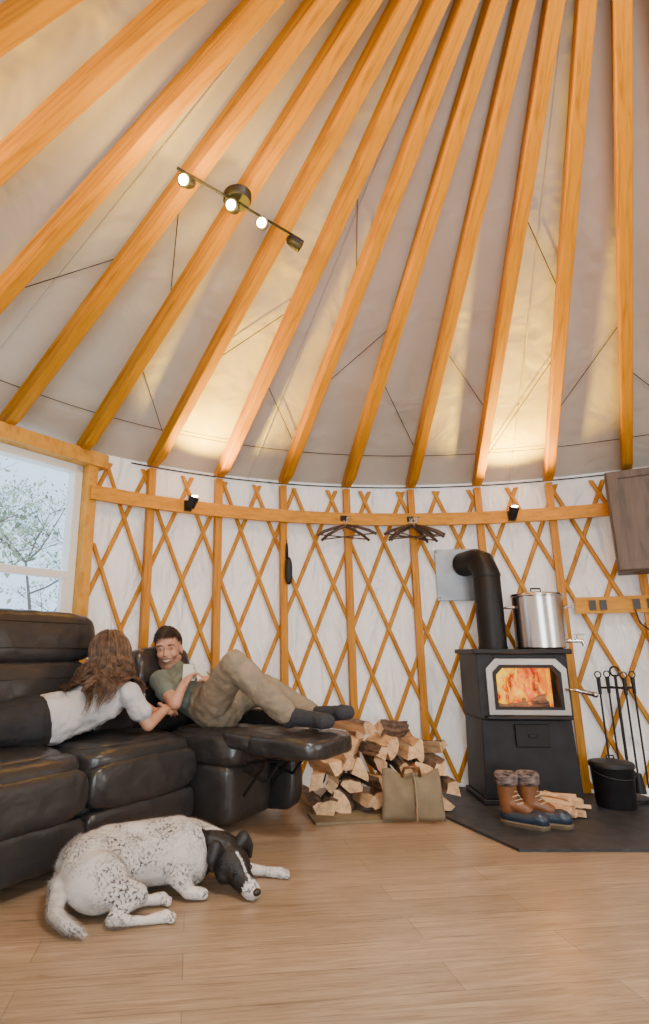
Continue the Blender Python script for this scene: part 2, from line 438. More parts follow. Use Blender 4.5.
# ------------------------------------------------------------------ hearth
mb=MB(); pl=[(.86,3.93),(1.18,2.92),(3.40,2.92)]
ta=math.atan2(3.40-CX,2.92-CY); tb_=math.atan2(.80-CX,4.14-CY)
arc=[W(ta+(tb_-ta)*i/20,0,3.22) for i in range(21)]
pts=[V((x,y,0)) for x,y in pl]+arc; n=len(pts)
mb.add([p+V((0,0,.014)) for p in pts]+[p+V((0,0,.001)) for p in pts],[tuple(range(n)),tuple(reversed(range(n,2*n)))]+[(i,i+n,(i+1)%n+n,(i+1)%n) for i in range(n)])
mk('hearth_pad',mb,'slate',label='dark slate hearth pad under the wood stove',cat='hearth')
# ------------------------------------------------------------------ stove
st=root('wood_stove',T(1.62,3.86,.015,math.radians(-4)),'black wood stove with silver-framed fire door on pedestal','stove')
mb=MB()
def frustum(mb,z0,w0,d0,z1,w1,d1,mi=0):
    vs=[(-w0,-d0,z0),(w0,-d0,z0),(w0,d0,z0),(-w0,d0,z0),(-w1,-d1,z1),(w1,-d1,z1),(w1,d1,z1),(-w1,d1,z1)]
    mb.add(vs,[(3,2,1,0),(4,5,6,7),(0,1,5,4),(1,2,6,5),(2,3,7,6),(3,0,4,7)],mi)
frustum(mb,0,.30,.20,.03,.30,.20); frustum(mb,.03,.283,.193,.48,.268,.19)
mk('pedestal',mb,'stove',parent=st,bevel=.006)
mb=MB()
zl,zh=.48,.87; ow0,ow1,oz0,oz1=-.17,.20,.545,.79
mb.box((-.275+.005,0,(zl+zh)/2),(.01,.40,zh-zl)); mb.box((.275-.005,0,(zl+zh)/2),(.01,.40,zh-zl)); mb.box((0,.195,(zl+zh)/2),(.55,.01,zh-zl))
mb.box((0,0,zl+.005),(.55,.40,.01))
mb.box(((-.275+ow0)/2,-.195,(zl+zh)/2),(ow0+.275,.012,zh-zl)); mb.box(((.275+ow1)/2,-.195,(zl+zh)/2),(.275-ow1,.012,zh-zl))
mb.box(((ow0+ow1)/2,-.195,(zl+oz0)/2),(ow1-ow0,.012,oz0-zl)); mb.box(((ow0+ow1)/2,-.195,(oz1+zh)/2),(ow1-ow0,.012,zh-oz1))
mk('firebox',mb,'stove',parent=st,bevel=.003)
mb=MB(); mb.box((0,-.01,.885),(.60,.45,.03)); mk('top_plate',mb,'stove',parent=st,bevel=.006)
mb=MB(); mb.box((0,-.225,.495),(.50,.07,.016)); mk('ash_lip',mb,'stove',parent=st,bevel=.004)
mb=MB(); mb.box((.02,-.197,.39),(.20,.02,.13)); mb.box((.02,-.212,.39),(.05,.012,.02))
mk('ash_drawer',mb,'black',parent=st,bevel=.004)
def ringpoly(o,i_,y0,y1,mb,mi=0):
    n=len(o); vs=[(x,y0,z) for x,z in o]+[(x,y0,z) for x,z in i_]+[(x,y1,z) for x,z in o]+[(x,y1,z) for x,z in i_]
    fs=[]
    for k in range(n):
        j=(k+1)%n; fs+=[(k,j,n+j,n+k),(2*n+k,3*n+k,3*n+j,2*n+j),(k,2*n+k,2*n+j,j),(n+k,n+j,3*n+j,3*n+k)]
    mb.add(vs,fs,mi)
def octo(x0,x1,z0,z1,c): return [(x0,z0),(x1,z0),(x1,z1-c),(x1-c,z1),(x0+c,z1),(x0,z1-c)]
cdx=.015
mb=MB(); ringpoly(octo(cdx-.243,cdx+.243,.508,.842,.06),octo(cdx-.20,cdx+.20,.545,.80,.045),-.222,-.200,mb); mk('door',mb,'silver',parent=st,label='silver-framed fire door',bevel=.003)
mb=MB(); ringpoly(octo(cdx-.205,cdx+.205,.540,.805,.045),octo(cdx-.185,cdx+.185,.558,.785,.04),-.228,-.205,mb); mk('door_gasket',mb,'black',parent=st)
mb=MB(); o_=octo(cdx-.19,cdx+.19,.55,.79,.045); mb.add([(x,-.21,z) for x,z in o_],[tuple(range(6))]); mk('door_glass',mb,'glass',parent=st)
mb=MB(); mb.box((.015,-.02,.68),(.44,.01,.30)); mk('fire',mb,'fire',parent=st,label='glowing orange fire')
mb=MB()
for (x,y,s) in ((-.1,-.10,.15),(-.03,-.09,.2),(.05,-.1,.17),(.12,-.08,.21),(0,-.06,.23)):
    mb.tube([(x,y,.55),(x+.02,y,.55+s*.4),(x-.01,y,.55+s*.7),(x+.015,y,.55+s)],[.035,.045,.025,.003],8)
mk('flame',mb,'fire',parent=st,smooth=True)
mb=MB(); mb.tube([(-.15,-.12,.54),(.17,-.10,.56)],.03,8); mb.tube([(-.12,-.05,.55),(.15,-.14,.60)],.028,8); mk('burning_log',mb,'bark',parent=st)
mb=MB(); mb.tube([(cdx+.225,-.225,.66),(cdx+.25,-.26,.66),(cdx+.30,-.27,.65),(cdx+.36,-.27,.635)],[.008,.008,.014,.014],10); mb.ell((cdx+.37,-.27,.633),.018)
mk('door_handle',mb,'steel',parent=st,smooth=True,label='coiled steel handle')
# pipe
mb=MB(); px,py=1.54,3.92; pr_=.090
w2=W(.146,1.50,R-.045)
dirh=(V((w2.x,w2.y,0))-V((px,py,0))).normalized()
c0=V((px,py,1.42))
path=[(px,py,.915),(px,py,1.15),c0,c0+dirh*.045+V((0,0,.085)),c0+dirh*.11+V((0,0,.105)),V((w2.x,w2.y,1.525))]
mb.tube(path,pr_,24)
for z in (.925,1.41): mb.tube([(px,py,z-.008),(px,py,z+.008)],pr_+.004,24)
mk('stove_pipe',mb,'black',auto=True,label='black elbowed stove pipe running from stove to wall',cat='stove pipe')
mb=MB(); c=W(.131,1.45,R-.042); Rz=Matrix.Rotation(-.131,3,'Z'); mb.box(c,(.31,.012,.38),Rz)
for sx in(-1,1):
    for sz in(-1,1): mb.ell(c+Rz@V((sx*.14,-.008,sz*.17)),.007)
mk('wall_shield',mb,'plate',bevel=.003,label='square galvanised metal shield around the pipe',cat='metal shield')
# pot
pr=root('stock_pot',T(1.83,3.84,.916,math.radians(-10)),'large stainless steel pot with lid and tap','pot')
mb=MB(); mb.lathe([(0,0),(.150,0),(.158,.01),(.158,.335),(.165,.34),(.165,.346),(.153,.346),(.151,.30)],n=40); mk('body',mb,'steel',parent=pr,auto=True)
mb=MB(); mb.lathe([(.163,.347),(.161,.356),(.10,.368),(0,.372)],n=40); mk('lid',mb,'steel',parent=pr,auto=True)
mb=MB(); mb.tube([(-.03,0,.37),(-.03,0,.395),(.03,0,.395),(.03,0,.37)],.006,8); mk('lid_handle',mb,'black',parent=pr)
for s in(-1,1):
    mb=MB(); mb.tube([(s*.156,-.05,.27),(s*.20,-.04,.27),(s*.20,.04,.27),(s*.156,.05,.27)],.007,8); mk('handle',mb,'steel',parent=pr,auto=True)
mb=MB(); mb.tube([(.15,-.05,.05),(.23,-.07,.05)],.012,10); mb.tube([(.225,-.07,.055),(.235,-.07,.02)],.010,10); mb.tube([(.20,-.065,.05),(.20,-.065,.085)],.006,8); mb.box((.215,-.07,.09),(.06,.012,.01)); mk('tap',mb,'steel',parent=pr,auto=True)
# ------------------------------------------------------------------ bucket, tools
br_=root('ash_bucket',T(2.075,3.655,.015),'black metal ash bucket with lid beside the stove','bucket')
mb=MB(); mb.lathe([(0,0),(.100,0),(.105,.01),(.116,.215),(.12,.22),(.12,.23),(.11,.225)],n=32); mk('body',mb,'stove',parent=br_,auto=True)
mb=MB(); mb.lathe([(.123,.22),(.123,.238),(.116,.247),(.03,.262),(0,.264)],n=32); mb.tube([(-.02,0,.26),(-.02,0,.28),(.02,0,.28),(.02,0,.26)],.005,8); mk('lid',mb,'stove',parent=br_,auto=True)
mb=MB(); mb.tube([(-.123*math.cos(pi*i/12),-.123*math.sin(pi*i/12)*.97,.205-.04*math.sin(pi*i/12)) for i in range(13)],.004,6); mk('handle',mb,'stove',parent=br_)
tr_=root('fire_tool_set',T(2.26,3.80,.015),'black fireplace tool stand with hanging tools','fire tools')
mb=MB(); mb.lathe([(0,0),(.10,0),(.10,.02),(.02,.03),(0,.03)],n=24); mb.tube([(0,0,.02),(0,0,.74)],.009,8); mb.tube([(-.11,0,.66),(.11,0,.66)],.007,8); mb.tube([(0,-.09,.66),(0,.09,.66)],.007,8)
mb.tube([(.03*math.cos(a*.5),0,.76+.03*math.sin(a*.5)) for a in range(13)],.006,6); mk('stand',mb,'black',parent=tr_,auto=True)
for nm,x,y in (('shovel',-.11,0),('poker',.11,0),('brush',0,-.09),('tongs',0,.09)):
    mb=MB(); mb.tube([(x,y,.16),(x,y,.62)],.006,8); mb.tube([(x,y,.62),(x,y,.72)],[.010,.013],8); mb.tube([(x+.02*math.cos(a*.524),y,.74+.02*math.sin(a*.524)) for a in range(13)],.004,6)
    if nm=='shovel': mb.box((x,y,.11),(.09,.02,.13))
    if nm=='brush': mb.tube([(x,y,.06),(x,y,.17)],[.035,.02],10)
    if nm=='poker': mb.tube([(x,y,.16),(x,y,.07),(x+.03,y,.06)],[.006,.006,.002],8)
    if nm=='tongs': mb.tube([(x-.01,y,.16),(x-.035,y,.11),(x-.01,y,.06)],.005,8); mb.tube([(x+.01,y,.16),(x+.035,y,.11),(x+.01,y,.06)],.005,8)
    mk(nm,mb,'black',parent=tr_,auto=True)
# ------------------------------------------------------------------ firewood
vars_=[]
for q in range(10):
    rd=random.Random(q+30); Lg=.36+rd.uniform(-.04,.05); rad=.066+rd.uniform(-.014,.016); a0=rd.uniform(0,6); sp_=rd.choice([1.2,1.5,1.8,2.2,2.9])
    ns_=7; prof=[(0,0)]+[(rad*1.25*rd.uniform(.88,1.08)*math.cos(a0+sp_*i/ns_),rad*1.25*rd.uniform(.88,1.08)*math.sin(a0+sp_*i/ns_)) for i in range(ns_+1)]
    cxx=sum(p[0] for p in prof)/len(prof);czz=sum(p[1] for p in prof)/len(prof)
    prof=[(p[0]-cxx,p[1]-czz) for p in prof]; n=len(prof); mb=MB()
    vs=[];segs=6; bx=rd.uniform(-.014,.014)
    for i in range(segs+1):
        y=-Lg/2+Lg*i/segs
        for (x,z) in prof: vs.append((x+rd.uniform(-.005,.005)+bx*math.sin(pi*i/segs),y+(x*.15 if i in(0,segs) else 0),z+rd.uniform(-.005,.005)))
    mb.v=[V(p) for p in vs]
    for i in range(segs):
        for k in range(n):
            j=(k+1)%n; mb.f.append([i*n+k,i*n+j,(i+1)*n+j,(i+1)*n+k]); mb.m.append(0 if (k==0 or k==n-1) else 1)
    mb.f.append(list(reversed(range(n)))); mb.m.append(0); mb.f.append([segs*n+k for k in range(n)]); mb.m.append(0)
    vars_.append(newmesh('firewood_log',mb,[M['split'],M['bark']]))
rd=random.Random(5)
def logat(x,y,z,rz,ry=0,rx=0,grp='split firewood pile',s=1):
    o=bpy.data.objects.new('firewood_log',rd.choice(vars_)); col.objects.link(o)
    o.matrix_world=Matrix.Translation((x,y,z))@Euler((rx,ry,rz)).to_matrix().to_4x4()@Matrix.Scale(s,4)
    o["label"]="split firewood log with pale face and dark bark";o["category"]="firewood";o["group"]=grp
hts=[2,3,4,5,4,4,4,3]
for i in range(8):
    x=.28+i*.104
    for k in range(hts[i]):
        logat(x+rd.uniform(-.012,.012)+(.05 if k%2 else 0),3.68+.03*k+rd.uniform(-.06,.04)+.08*(i/8),.058+k*.089,rd.uniform(-.32,.32),rd.uniform(0,6.28),rd.uniform(-.10,.08),s=rd.uniform(.9,1.08))
for (x,y,z,rz,rx) in ((.54,3.82,.46,.8,.10),(.84,3.88,.42,-.7,.12),(1.02,3.90,.34,.5,-.15)):
    logat(x,y,z,rz,rd.uniform(0,6),rx)
mb=MB(); mb.box((.48,3.46,.008),(.44,.20,.012),Matrix.Rotation(.15,3,'Z')); mk('canvas_mat',mb,'canvas',label='tan canvas mat lying under the firewood',cat='mat')
# carrier
cr=root('log_carrier',T(.81,3.38,.015,math.radians(-4)),'tan canvas log carrier bag in front of firewood','log carrier')
mb=MB(); vs=[];fs=[];nx=16;nz=10
for j in range(nz+1):
    z=j/nz
    for i in range(nx+1):
        x=-.165+.33*i/nx
        y=-.02-.034*math.sin(pi*i/nx)*math.sin(pi*z)+.009*math.sin(i*1.1+j*.8)*z+.035*z**2
        vs.append((x*(1.02-.09*z),y,.25*z-.022*z*math.sin(pi*i/nx)**2+.010*math.sin(i*.9)*z))
for j in range(nz):
    for i in range(nx): o=j*(nx+1)+i; fs.append((o,o+1,o+nx+2,o+nx+1))
mb.add(vs,fs); ob=mk('bag',mb,'canvas',parent=cr,smooth=True); s_=ob.modifiers.new("s","SOLIDIFY"); s_.thickness=.008
mb=MB(); mb.tube([(.01,-.052,.01),(.01,-.066,.10),(.01,-.048,.19),(.01,-.0,.235)],.018,8,flat=.25); mk('strap',mb,'lace',parent=cr,label='pale leather strap')
mb=MB(); mb.tube([(-.05,-.0,.22),(-.04,-.03,.265),(0,-.045,.275),(.04,-.03,.265),(.05,-.0,.22)],.008,8); mk('handle',mb,'boottan',parent=cr,smooth=True)
# kindling
rd=random.Random(11)
kmb=MB(); kmb.box((0,0,0),(.024,.18,.018)); km=newmesh('kindling_stick',kmb,[M['split']])
for i in range(36):
    o=bpy.data.objects.new('kindling_stick',km); col.objects.link(o)
    k=i//8
    o.matrix_world=Matrix.Translation((1.66+rd.uniform(-.12,.13)*(1-.2*k),3.49+rd.uniform(-.05,.04),.028+.020*k))@Euler((rd.uniform(-.05,.05),rd.uniform(-.3,.3),rd.uniform(.2,1.3))).to_matrix().to_4x4()
    o["label"]="thin split kindling stick in front of the stove";o["category"]="kindling";o["group"]="kindling pile"
# ------------------------------------------------------------------ boots
def boot(x,y,rz,lab):
    b=root('boot',T(x,y,.015,rz)@Matrix.Scale(.93,4),lab,'boot',group='pair of winter boots')
    mb=MB(); mb.cap((-.055,0,.018),(.04,0,.018),.046,.046); mb.cap((.04,0,.018),(.125,0,.018),.046,.044)
    mb.v=[V((p.x,p.y,max(0,min(.026,p.z)))) for p in mb.v]; mk('sole',mb,'bootsole',parent=b)
    mb=MB(); mb.cap((-.055,0,.045),(.06,0,.045),.042,.045); mb.cap((.06,0,.045),(.125,0,.048),.045,.042); mb.ell((-.05,0,.055),(.052,.044,.05)); mb.ell((.11,0,.055),(.055,.044,.040))
    organic('rubber_shell',mb,['bootblue'],.006,3,parent=b)
    mb=MB(); mb.cap((-.045,0,.08),(-.045,0,.215),.048,.054); mb.cap((-.03,0,.11),(.055,0,.085),.045,.034)
    organic('leather_upper',mb,['boottan'],.006,3,parent=b)
    mb=MB(); mb.lathe([(.030,.205),(.055,.205),(.063,.215),(.064,.262),(.056,.275),(.040,.268),(.036,.21)],(-.045,0,0),20); mk('knit_cuff',mb,'fleece',parent=b,smooth=True,label='patterned knit cuff')
    mb=MB()
    for i in range(6):
        xx=.045-.012*i; zz=.115+.018*i
        mb.tube([(xx-.030,-.036,zz),(xx-.004,-.015,zz+.010),(xx-.004,.015,zz+.002),(xx-.030,.036,zz+.01)],.0035,6)
    mk('laces',mb,'lace',parent=b)
boot(1.335,3.28,math.radians(-40),'tan leather and navy rubber winter boot with patterned cuff')
boot(1.455,3.29,math.radians(-30),'tan leather and navy rubber winter boot nearer the kindling')
# ------------------------------------------------------------------ cabinet & outlet board
cb=root('wall_cabinet',T(2.27,3.62,1.40,math.radians(-31)),'dark walnut wall cabinet with framed door','cabinet')
mb=MB(); mb.box((.40,.145,.33),(.80,.26,.66)); mk('body',mb,'walnut',parent=cb,bevel=.003)
for i in range(2):
    x0=.005+.40*i
    mb=MB(); mb.box((x0+.035,0,.33),(.06,.02,.65)); mb.box((x0+.36,0,.33),(.06,.02,.65)); mb.box((x0+.1975,0,.63),(.27,.02,.05)); mb.box((x0+.1975,0,.03),(.27,.02,.05)); mb.box((x0+.1975,.006,.33),(.27,.008,.56))
    d_=mk('door',mb,'walnut',parent=cb,bevel=.002)
    mb=MB(); mb.tube([(x0+(.36 if i==0 else .035),-.01,.10),(x0+(.36 if i==0 else .035),-.035,.10)],[.006,.012],10); mk('knob',mb,'black',parent=d_)
ob_=root('outlet_board',T(0,0,0),'honey wood board with dark electrical outlets on wall','outlet board')
mk('board',arcbox(MB(),.362,.66,1.15,1.26,R-.087,R-.11,14),'rail',parent=ob_,world=True)
for th in (.395,.415,.475,.50):
    mb=MB(); mb.box(W(th,1.205,R-.116),(.040,.014,.065),Matrix.Rotation(-th,3,'Z')); mk('outlet',mb,'outlet',parent=ob_,world=True,label='dark outlet')
wire('power_cord',[W(.47,1.17,R-.13),W(.475,1.08,R-.14),W(.50,1.0,R-.14),W(.54,.97,R-.13),W(.6,1.0,R-.12)],.005,'black power cord drooping from the outlet board')
# ------------------------------------------------------------------ wall lamps
def wlamp(th,e,tb=None):
    p=W(th,1.86,R-.116); r0=root('wall_spotlight',Matrix.Translation(p)@Matrix.Rotation(-th,4,'Z'),'small black adjustable spotlight clamped on the wall rail','wall lamp',group='wall spotlights')
    mb=MB(); mb.box((0,-.012,0),(.05,.02,.07)); mb.tube([(0,-.02,0),(0,-.07,.01)],.007,8); mk('bracket',mb,'black',parent=r0)
    mb=MB(); mb.tube([(0,-.07,-.03),(0,-.08,.0),(.01,-.10,.045)],[.022,.030,.036],16,cap=True); mk('lamp_shade',mb,'black',parent=r0,auto=True)
    mb=MB(); mb.ell((.01,-.101,.047),(.024,.024,.006)); mk('bulb',mb,'bulb',parent=r0)
    tb=th if tb is None else tb
    for (dr,en,ang_) in ((1.0,e,120),(2.4,e*1.9,60)):
        ld=bpy.data.lights.new('uplight','SPOT'); ld.energy=en; ld.color=(1,.60,.03); ld.spot_size=math.radians(ang_); ld.spot_blend=1; ld.shadow_soft_size=.03
        lo=bpy.data.objects.new('uplight',ld); col.objects.link(lo); q=W(th,1.93,R-.24); lo.location=q
        tgt=W(tb,3.12,R-dr-.2); lo.rotation_euler=(tgt-q).to_track_quat('-Z','Y').to_euler()
wlamp(-.50,190,-.38); wlamp(.255,200); wlamp(-1.35,190); wlamp(.95,60)
# ------------------------------------------------------------------ hangers
def hangermesh():
    mb=MB(); mb.tube([(0,0,-.045),(-.07,0,-.065),(-.15,0,-.10),(-.20,0,-.135)],[.010,.011,.012,.010],8); mb.tube([(0,0,-.045),(.07,0,-.065),(.15,0,-.10),(.20,0,-.135)],[.010,.011,.012,.010],8)
    mb.tube([(-.19,0,-.128),(.19,0,-.128)],.005,6)
    hk=MB(); hk.tube([(0,0,-.05),(0,0,-.01)]+[(.018-.018*math.cos(a),0,.0+.018*math.sin(a)) for a in [0,.6,1.2,1.8,2.4,3.0,3.6]],.003,6)
    return newmesh('hanger',mb,[M['hanger']],True),newmesh('hook',hk,[M['steel']],True)
hm,hkm=hangermesh()
for (th,yaw,dz,rr_,tilt) in ((-.132,.10,0,.150,.05),(-.128,-.35,0,.175,-.08),(.025,.75,0,.20,.06),(.022,.45,0,.18,-.16),(.028,.12,.0,.17,.12),(.032,-.2,0,.19,-.06),(.036,-.5,0,.20,.08)):
    p=W(th,1.84+dz,R-rr_)
    o=bpy.data.objects.new('clothes_hanger',hm); col.objects.link(o); o.matrix_world=Matrix.Translation(p)@Euler((0,tilt,-th+yaw)).to_matrix().to_4x4()
    k=bpy.data.objects.new('hook',hkm); col.objects.link(k); k.parent=o
    o["label"]="dark wooden clothes hanger hanging from the wall rail";o["category"]="hanger";o["group"]="clothes hangers"
for th in (-.13,.028):
    mb=MB(); p=W(th,1.855,R-.115); q=W(th,1.845,R-.165); mb.tube([p,q,q+V((0,0,.025))],.006,8); mb.box(W(th,1.86,R-.118),(.05,.01,.04),Matrix.Rotation(-th,3,'Z'))
    mk('coat_hook',mb,'black',label='small black metal coat hook on the wall rail',cat='hook',group='coat hooks')
mb=MB(); p=W(-.265,0,R-.10)
mb.tube([p+V((0,0,1.66)),p+V((0,0,1.62)),p+V((.0,0,1.55))],[.006,.010,.012],8); mb.pillow(p+V((0.01,0,1.46)),(.055,.05,.20),2.6,6); mb.tube([p+V((0,0,1.66)),p+V((0,.02,1.70)),p+V((0,.03,1.815))],.003,6)
mk('hanging_brush',mb,'black',smooth=True,label='black bristle brush hanging from the wall rail',cat='brush')
# ------------------------------------------------------------------ track light
A=V((-.350,1.90,2.80)); B=V((.172,2.31,2.80)); tl=root('track_light',Matrix.Translation((A+B)/2),'black four-head track light mounted under rafters','track light')
d=(B-A)
mb=MB(); mb.tube([A,B],.006,10); mk('track_bar',mb,'black',parent=tl,world=True)
c=A+d*.45; mb=MB(); mb.lathe([(0,0),(.055,0),(.062,.012),(.062,.04),(0,.045)],c+V((0,0,.0)),24); mb.tube([c,c+V((0,0,.09))],.012,8); mk('canopy',mb,'black',parent=tl,world=True,auto=True)
for i,(f_,aim) in enumerate(((.08,V((-.35,-.75,-.5))),(.42,V((-.2,-.8,-.4))),(.66,V((-.1,-.8,-.5))),(.94,V((.9,.15,-.55)))) ):
    p=A+d*f_; aim=aim.normalized(); hp=p+V((0,0,-.035))
    mb=MB(); mb.tube([p,hp],.006,8)
    mb.tube([hp-aim*.036,hp-aim*.026,hp+aim*.0,hp+aim*.040],[.010,.022,.028,.029],16,cap=True); hd=mk('lamp_head',mb,'black',parent=tl,world=True,auto=True)
    if i<3:
        mb=MB(); mb.ell(hp+aim*.038,.021); mk('bulb',mb,'bulb',parent=hd,world=True)
        ld=bpy.data.lights.new('track','POINT'); ld.energy=7; ld.color=(1,.64,.12); ld.shadow_soft_size=.03
        lo=bpy.data.objects.new('track_glow',ld); col.objects.link(lo); lo.location=hp+aim*.22
# ------------------------------------------------------------------ sofa
so=root('reclining_sofa',T(-.963,2.358,0,math.atan2(-.556,.831)),'black leather reclining sofa with one footrest extended','sofa')
def R_y(a): return Matrix.Rotation(a,3,'Y')
LK=dict(parent=so,smooth=True,sub=1,disp=.018,dtex=ctexl)
def seam(pts):
    mb=MB(); mb.tube(pts,.0025,5); mk('seam',mb,'seam',parent=so)
def backs(y0,y1,bx,three,lean):
    yc=(y0+y1)/2; w=y1-y0
    for (z,h_,dx,th_) in (((.66,.38,-.01,.20),(.965,.245,-.045,.22)) if three else ((.57,.26,0,.18),(.80,.22,-.05,.17))):
        mb=MB(); mb.pillow((bx+dx,yc,z),(th_,w-.004,h_+.02),4.4,16,rot=R_y(lean)); mk('back_cushion',mb,'leather',**LK)
        Rb=R_y(lean)
        if three:
            for zz in (-.26,.26): seam([V((bx+dx,yc+sy*w*.38,z))+Rb@V((th_*.5,0,zz*h_)) for sy in(-1,1)])
    mb=MB(); mb.pillow((bx-.09,yc,.52 if three else .48),(.10,w-.02,.88 if three else .72),7,8,rot=R_y(lean*.6)); mk('back_panel',mb,'leather',parent=so,smooth=True)
def module(y0,y1,off=0,foot=True):
    yc=(y0+y1)/2; w=y1-y0
    mb=MB(); mb.pillow((-.31+off*.5,yc,.19),(.60+off,w-.01,.30),12,10); mk('base',mb,'leather',parent=so,smooth=True)
    mb=MB(); mb.pillow((-.22+off,yc,.395),(.53,w-.0,.18),4.8,16); mb.pillow((-.24+off,yc,.468),(.46,w-.06,.06),3.2,12); mk('seat_cushion',mb,'leather',**LK)
    if foot:
        mb=MB(); mb.pillow((.0,yc,.325),(.13,w-.002,.205),4.4,14); mb.pillow((-.005,yc,.15),(.105,w-.004,.18),5.5,12); mk('footrest',mb,'leather',**LK)
module(-1.05,-.352); module(-.35,.35); module(.352,1.05)
backs(-.80,-.06,-.47,True,-.14); backs(-.05,.74,-.47,True,-.14)
mb=MB(); mb.pillow((-.50,.88,.56),(.17,.30,.34),5,12,rot=R_y(-.14)); mk('back_cushion',mb,'leather',**LK)
module(1.055,1.50,.24,foot=False); backs(1.02,1.50,-.42,False,-.26)
mb=MB(); mb.pillow((-.05,1.565,.30),(.80,.13,.54),7,12); mk('arm',mb,'leather',**LK)
mb=MB(); mb.pillow((-.30,-1.17,.33),(.70,.22,.60),7,12); mk('arm',mb,'leather',**LK)
mb=MB(); mb.pillow((.27,1.29,.450),(.24,.45,.10),5,12); mb.pillow((.51,1.29,.440),(.47,.46,.12),4.6,16); mk('footrest',mb,'leather',label='extended padded leather footrest',**LK)
mb=MB()
for y in (1.16,1.42):
    for (a,b_) in (((.26,.18),(.42,.38)),((.28,.34),(.56,.38)),((.26,.30),(.40,.26)),((.40,.26),(.50,.39))):
        p=V((a[0],y,a[1]));q=V((b_[0],y,b_[1])); mb.tube([p,q],.008,6)
mk('recliner_linkage',mb,'black',parent=so,label='dark metal recliner linkage')
# ------------------------------------------------------------------ people
def basis(f,u):
    f=V(f).normalized(); u=V(u); u=(u-f*u.dot(f)).normalized(); r=f.cross(u)
    return r,f,u,Matrix((r,f,u)).transposed()
HS=1.12
def headel(mb0,c,f,u,neck):
    c=V(c); r,f,u,B=basis(f,u); mb=MB()
    mb.ell(c+u*.025-f*.012,(.070,.092,.085),B); mb.ell(c+f*.022-u*.035,(.050,.062,.075),B); mb.ell(c+f*.058-u*.090,(.021,.022,.018),B)
    mb.cap(c+f*.084+u*.012,c+f*.106-u*.022,.006,.010)
    for s in(-1,1):
        mb.ell(c+r*s*.032+f*.056-u*.020,.024); mb.ell(c+r*s*.070-u*.008-f*.008,(.008,.016,.026),B); mb.ell(c+r*s*.032+f*.075+u*.032,(.024,.012,.008),B)
        mb.ell(c+r*s*.011+f*.098-u*.022,.0075); mb.cap(c+r*s*.048+f*.01-u*.050,c+r*s*.017+f*.055-u*.092,.022,.016)
        mb.ell(c+r*s*.031+f*.078+u*.012,(.014,.008,.009),B)
    mb.scale(c,HS); mb0.add(mb.v,mb.f)
    mb0.cap(c-u*.05-f*.015,neck,.050,.056)
def face(parent,c,f,u):
    c=V(c); r,f,u,B=basis(f,u)
    for s in(-1,1):
        mb=MB(); mb.ell(c+r*s*.031+f*.0812+u*.012,(.0100,.006,.0034),B); mb.scale(c,HS); e=mk('eye',mb,'eyew',parent=parent,world=True,smooth=True)
        mb=MB(); mb.ell(c+r*s*.031+f*.0855+u*.0122,(.0050,.003,.0036),B); mb.scale(c,HS); mk('iris',mb,'eyed',parent=e,world=True,smooth=True)
        mb=MB(); mb.tube([c+r*s*.014+f*.091+u*.027,c+r*s*.030+f*.089+u*.031,c+r*s*.048+f*.077+u*.025],[.0028,.0034,.0018],6); mb.scale(c,HS); mk('eyebrow',mb,'hairdark',parent=parent,world=True,smooth=True)
    mb=MB(); mb.tube([c-r*.027+f*.071-u*.045,c-r*.014+f*.083-u*.053,c+f*.086-u*.057,c+r*.014+f*.083-u*.053,c+r*.027+f*.071-u*.045],[.002,.0055,.008,.0055,.002],8); mb.scale(c,HS); lp=mk('lips',mb,'lip',parent=parent,world=True,smooth=True,label='smiling lips')
    mb=MB(); mb.tube([c-r*.019+f*.0850-u*.0500,c+f*.0935-u*.0550,c+r*.019+f*.0850-u*.0500],[.0012,.0045,.0012],8); mb.scale(c,HS); mk('teeth',mb,'teeth',parent=lp,world=True,smooth=True)
def handel(mb,w,dr,pn,curl=.5,side=1,s=1):
    w=V(w); dr=V(dr).normalized(); pn=V(pn); pn=(pn-dr*pn.dot(dr)).normalized(); sd=dr.cross(pn)*side
    B=Matrix((sd,dr,pn)).transposed()
    mb.ell(w+dr*.045*s,(.042*s,.052*s,.017*s),B); mb.cap(w-dr*.01,w+dr*.03*s,.026*s,.026*s)
    for i,(o,l,r) in enumerate(((-.030,.068,.0080),(-.010,.078,.0085),(.010,.073,.0085),(.030,.058,.0075))):
        b=w+dr*.083*s+sd*o*1.12*s; p=b;a=0;pts=[w+dr*.05*s+sd*o*.8*s,b]
        for q in (.42,.32,.26):
            a+=curl*.8; p=p+(dr*math.cos(a)+pn*math.sin(a))*l*q*s; pts.append(p)
        mb.chain(pts,[r*1.05*s]*2+[r*.95*s,r*.9*s,r*.8*s])
    b=w+dr*.025*s-sd*.035*s
    mb.chain([b,b+(dr*.55-sd*.7+pn*.3).normalized()*.034*s,b+(dr*.55-sd*.7+pn*.3).normalized()*.034*s+(dr*.85-sd*.1+pn*.5).normalized()*.030*s],[.013*s,.011*s,.009*s])
